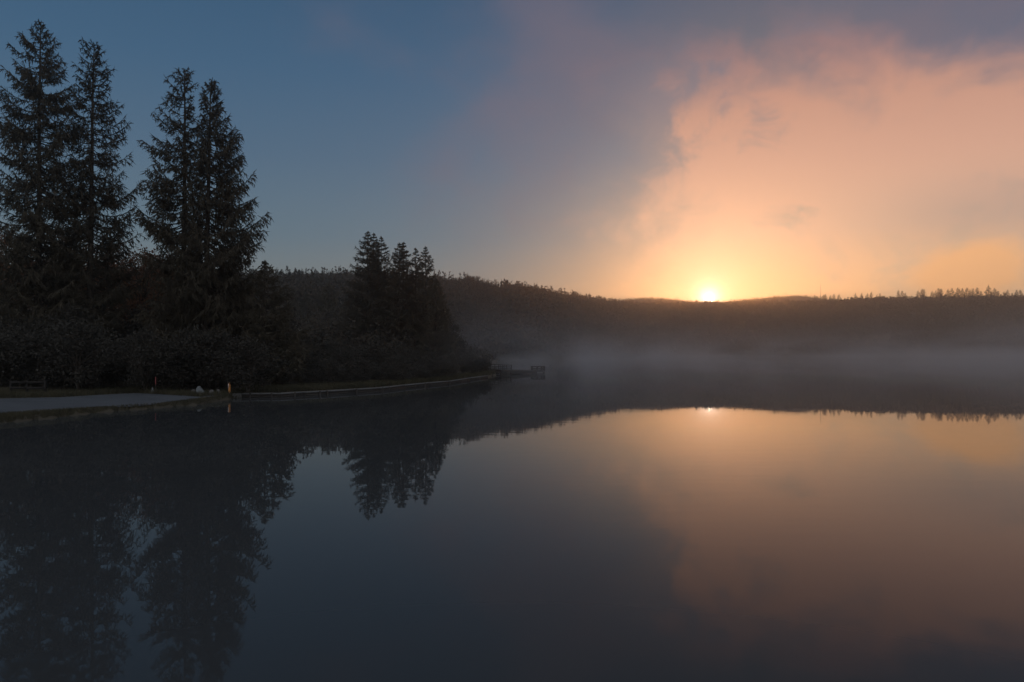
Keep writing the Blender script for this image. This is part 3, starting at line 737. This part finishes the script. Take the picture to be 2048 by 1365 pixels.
# small expression language over shader nodes
class X:
    def __init__(s, g, sock): s.g = g; s.s = sock
    def _b(s, op, o, rev=False): return s.g.m(op, o, s) if rev else s.g.m(op, s, o)
    def __add__(s, o): return s._b('ADD', o)
    __radd__ = __add__
    def __mul__(s, o): return s._b('MULTIPLY', o)
    __rmul__ = __mul__
    def __sub__(s, o): return s._b('SUBTRACT', o)
    def __rsub__(s, o): return s._b('SUBTRACT', o, True)
    def __truediv__(s, o): return s._b('DIVIDE', o)
class Nodes:
    def __init__(s, nt): s.nt = nt
    def put(s, v, inp):
        if isinstance(v, X): s.nt.links.new(v.s, inp)
        elif hasattr(v, 'is_output'): s.nt.links.new(v, inp)
        else: inp.default_value = v
    def m(s, op, *a):
        n = s.nt.nodes.new('ShaderNodeMath'); n.operation = op
        for i, v in enumerate(a): s.put(v, n.inputs[i])
        return X(s, n.outputs[0])
    def exp(s, a): return s.m('EXPONENT', a)
    def sep(s, v):
        n = s.nt.nodes.new('ShaderNodeSeparateXYZ'); s.put(v, n.inputs[0]); return [X(s, q) for q in n.outputs]
    def comb(s, x, y, z):
        n = s.nt.nodes.new('ShaderNodeCombineXYZ')
        for v, i in zip((x, y, z), n.inputs): s.put(v, i)
        return n.outputs[0]
    def noise(s, v, scale, detail, rough=.5, dist=0.0):
        n = s.nt.nodes.new('ShaderNodeTexNoise'); s.put(v, n.inputs['Vector']); n.inputs['Scale'].default_value = scale
        n.inputs['Detail'].default_value = detail; n.inputs['Roughness'].default_value = rough; n.inputs['Distortion'].default_value = dist
        return X(s, n.outputs['Fac'])
    def ss(s, v, a, b):
        n = s.nt.nodes.new('ShaderNodeMapRange'); n.interpolation_type = 'SMOOTHSTEP'; s.put(v, n.inputs[0])
        if a < b: n.inputs[1].default_value, n.inputs[2].default_value = a, b; n.inputs[3].default_value, n.inputs[4].default_value = 0, 1
        else: n.inputs[1].default_value, n.inputs[2].default_value = b, a; n.inputs[3].default_value, n.inputs[4].default_value = 1, 0
        return X(s, n.outputs[0])
    def ramp(s, v, stops, lo, hi):
        """colour along v; stops = [(v, (r,g,b))]"""
        n = s.nt.nodes.new('ShaderNodeValToRGB'); e = n.color_ramp.elements; n.color_ramp.interpolation = 'EASE' if False else 'LINEAR'
        while len(e) < len(stops): e.new(.5)
        for q, (p, c) in zip(e, stops): q.position = (p-lo)/(hi-lo); q.color = (*c, 1)
        s.put((v-lo)*(1/(hi-lo)), n.inputs[0]); return n.outputs[0]
    def mix(s, f, a, b, mode='MIX'):
        n = s.nt.nodes.new('ShaderNodeMix'); n.data_type = 'RGBA'; n.blend_type = mode; n.clamp_factor = mode == 'MIX'
        s.put(f, n.inputs[0])
        for v, i in ((a, n.inputs[6]), (b, n.inputs[7])):
            if isinstance(v, tuple): i.default_value = (*v, 1)
            else: s.nt.links.new(v, i)
        return n.outputs[2]
mist()

# ------------------------------------------------------------------ sky and sun
SAZ, SEL = azel(1418, 596.5)
SUN = Vector((math.sin(math.radians(SAZ))*math.cos(math.radians(SEL)), math.cos(math.radians(SAZ))*math.cos(math.radians(SEL)), math.sin(math.radians(SEL))))
def world():
    w = bpy.data.worlds.new('World'); S.world = w; w.use_nodes = True; nt = w.node_tree; nt.nodes.clear(); L = nt.links.new
    g = Nodes(nt)
    tc = nt.nodes.new('ShaderNodeTexCoord'); d = tc.outputs['Generated']
    x, y, z = g.sep(d)
    el = g.m('ARCSINE', z)*(180/PI); az = g.m('ARCTAN2', x, y)*(180/PI)
    th = g.m('ARCCOSINE', g.m('MINIMUM', x*SUN.x+y*SUN.y+z*SUN.z, 1.0))*(180/PI)
    def gauss(px, py, sa, se):
        a0, e0 = azel(px, py); p = (az-a0)*(1/sa); q = (el-e0)*(1/se); return g.exp((p*p+q*q)*-1.0)
    # clear sky: cool away from the sun, warm towards it
    cool = g.ramp(el, [(0, (.20, .20, .185)), (5.5, (.185, .222, .235)), (9, (.115, .18, .235)), (15, (.075, .14, .22)), (21, (.048, .115, .205)), (27, (.034, .092, .175)), (45, (.022, .055, .11)), (90, (.02, .035, .07))], 0, 90)
    warm = g.ramp(el, [(0, (.80, .47, .20)), (5, (.72, .46, .24)), (9, (.40, .34, .27)), (15, (.22, .225, .25)), (22, (.13, .14, .18)), (28, (.08, .10, .155)), (60, (.03, .05, .09))], 0, 90)
    da = (az-SAZ-4)*(1/14.5); fw = g.exp(da*da*-1.0)
    sky = g.mix(fw, cool, warm)
    # thin lit clouds on the right
    wv = nt.nodes.new('ShaderNodeMapping'); wv.inputs['Scale'].default_value = (1, 1, 1.25); wv.inputs['Location'].default_value = (3.1, .7, 1.9); L(d, wv.inputs[0])
    n1 = g.noise(wv.outputs[0], 4.2, 5, .52, .35); n2 = g.noise(wv.outputs[0], 11, 4, .55, .3)
    nn = (n1-.5)*1.0+(n2-.5)*.35
    n3 = g.noise(wv.outputs[0], 6.5, 6, .55, .5)
    nb = n1*1.0+n2*.5+n3*.35-.925
    n4 = g.noise(wv.outputs[0], 17, 6, .6, .6)
    nb2 = n1*.7+n3*.7+n2*.45+n4*.35-1.10
    edge = g.ss(az, -3, 7)*g.ss(az+nb2*22-g.ss(el, 13, 6)*3.5+gauss(1390, 190, 5, 4.5)*5, 3.0, 17.0)*g.ss(el+nb2*15+gauss(2010, 40, 7, 4)*4, 25, 17.5)*(1-gauss(1950, 430, 8, 2.4)*.42)*g.ss(az, 66, 48)
    thick = g.ss(n3*.75+n1*.35+n4*.45-.755+gauss(1960, 260, 8, 7)*.18+gauss(1760, 190, 9, 5)*.22+gauss(1420, 470, 5, 6)*.20-gauss(1250, 250, 3.2, 3.2)*.3, -.13, .09)
    veil = gauss(1150, 150, 9, 9)*.9+gauss(1950, 30, 12, 5)*.9+gauss(1000, 330, 9, 8)*.45+gauss(640, 60, 5, 7)*.35
    puff = gauss(1925, 565, 3.8, 2.2)*1.0+gauss(1965, 520, 2.6, 1.7)*.6
    c2 = g.ss(veil+nb*1.5, .20, 1.2); c3 = g.ss(puff+nb*1.1+n4*.5-.25, .10, .80)*g.ss(puff, .03, .30)
    ccol = g.ramp(el, [(0, (1.0, .56, .25)), (5, (.96, .56, .30)), (9, (.82, .49, .33)), (14, (.70, .385, .272)), (18, (.61, .315, .225)), (22, (.44, .215, .19)), (27, (.24, .15, .17)), (60, (.08, .07, .10))], 0, 90)
    thin = g.ramp(el, [(0, (.80, .50, .26)), (7, (.60, .46, .34)), (13, (.36, .28, .25)), (19, (.22, .19, .22)), (27, (.14, .13, .19)), (60, (.06, .06, .10))], 0, 90)
    sky = g.mix(c2*.65, sky, (.165, .135, .175))
    sky = g.mix(edge*.95, sky, g.mix(thick, thin, ccol))
    sky = g.mix(c3*.85, sky, (1.0, .50, .21))
    # aureole and disc
    def add(col, f, c): return g.mix(f, col, c, 'ADD')
    sky = add(sky, g.exp(th*(-1/4.5)), (.22, .15, .10))
    sky = add(sky, g.exp(th*(-1/1.3)), (.75, .54, .46))
    sky = add(sky, g.exp(th*(-1/.38)), (4.6, 3.8, 3.2))
    sky = add(sky, g.ss(th, .36, .28), (14, 11, 8))
    # added brightness overhead and behind the viewer, out of view, to lift dark foliage
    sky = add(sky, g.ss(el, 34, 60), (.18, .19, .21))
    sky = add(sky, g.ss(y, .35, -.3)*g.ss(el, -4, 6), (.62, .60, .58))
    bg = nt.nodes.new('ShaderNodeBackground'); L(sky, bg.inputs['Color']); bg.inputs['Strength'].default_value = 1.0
    ns = nt.nodes.new('ShaderNodeTexSky'); ns.sky_type = 'NISHITA'; ns.sun_disc = False; ns.sun_elevation = math.radians(SEL); ns.sun_rotation = math.radians(SAZ)
    b2 = nt.nodes.new('ShaderNodeBackground'); L(ns.outputs[0], b2.inputs['Color']); b2.inputs['Strength'].default_value = NISH
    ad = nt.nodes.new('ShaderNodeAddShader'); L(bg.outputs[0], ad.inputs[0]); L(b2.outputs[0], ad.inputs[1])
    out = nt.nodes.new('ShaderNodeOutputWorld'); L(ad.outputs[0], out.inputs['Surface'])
    w.cycles.sampling_method = 'MANUAL'; w.cycles.sample_map_resolution = 2048
NISH = .004
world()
sl = bpy.data.lights.new('sun', 'SUN'); sl.energy = .45; sl.angle = math.radians(.53); sl.color = (1, .40, .12)
so = bpy.data.objects.new('sun', sl); COL.objects.link(so)
so.rotation_euler = (-(SUN+Vector((0, 0, -.0035)))).to_track_quat('-Z', 'Y').to_euler()

# ------------------------------------------------------------------ camera and render settings
cd = bpy.data.cameras.new('camera'); cam = bpy.data.objects.new('camera', cd); COL.objects.link(cam)
cam.location = (0, 0, CH); cam.rotation_euler = (PI/2, 0, 0)
cd.sensor_width = 36; cd.lens = F/2048*36; cd.shift_y = (HY-682.5)/2048; cd.clip_end = 20000; cd.clip_start = .1
S.camera = cam
S.view_settings.view_transform = 'Standard'; S.view_settings.look = 'None'; S.view_settings.exposure = 0; S.view_settings.gamma = 1
c = S.cycles
c.use_denoising = True; c.denoiser = 'OPENIMAGEDENOISE'
c.max_bounces = 5; c.diffuse_bounces = 1; c.glossy_bounces = 2; c.transmission_bounces = 2; c.transparent_max_bounces = 4; c.volume_bounces = 0
c.volume_max_steps = 64; c.volume_step_rate = 1.0
c.sample_clamp_indirect = 4; c.caustics_reflective = False; c.caustics_refractive = False
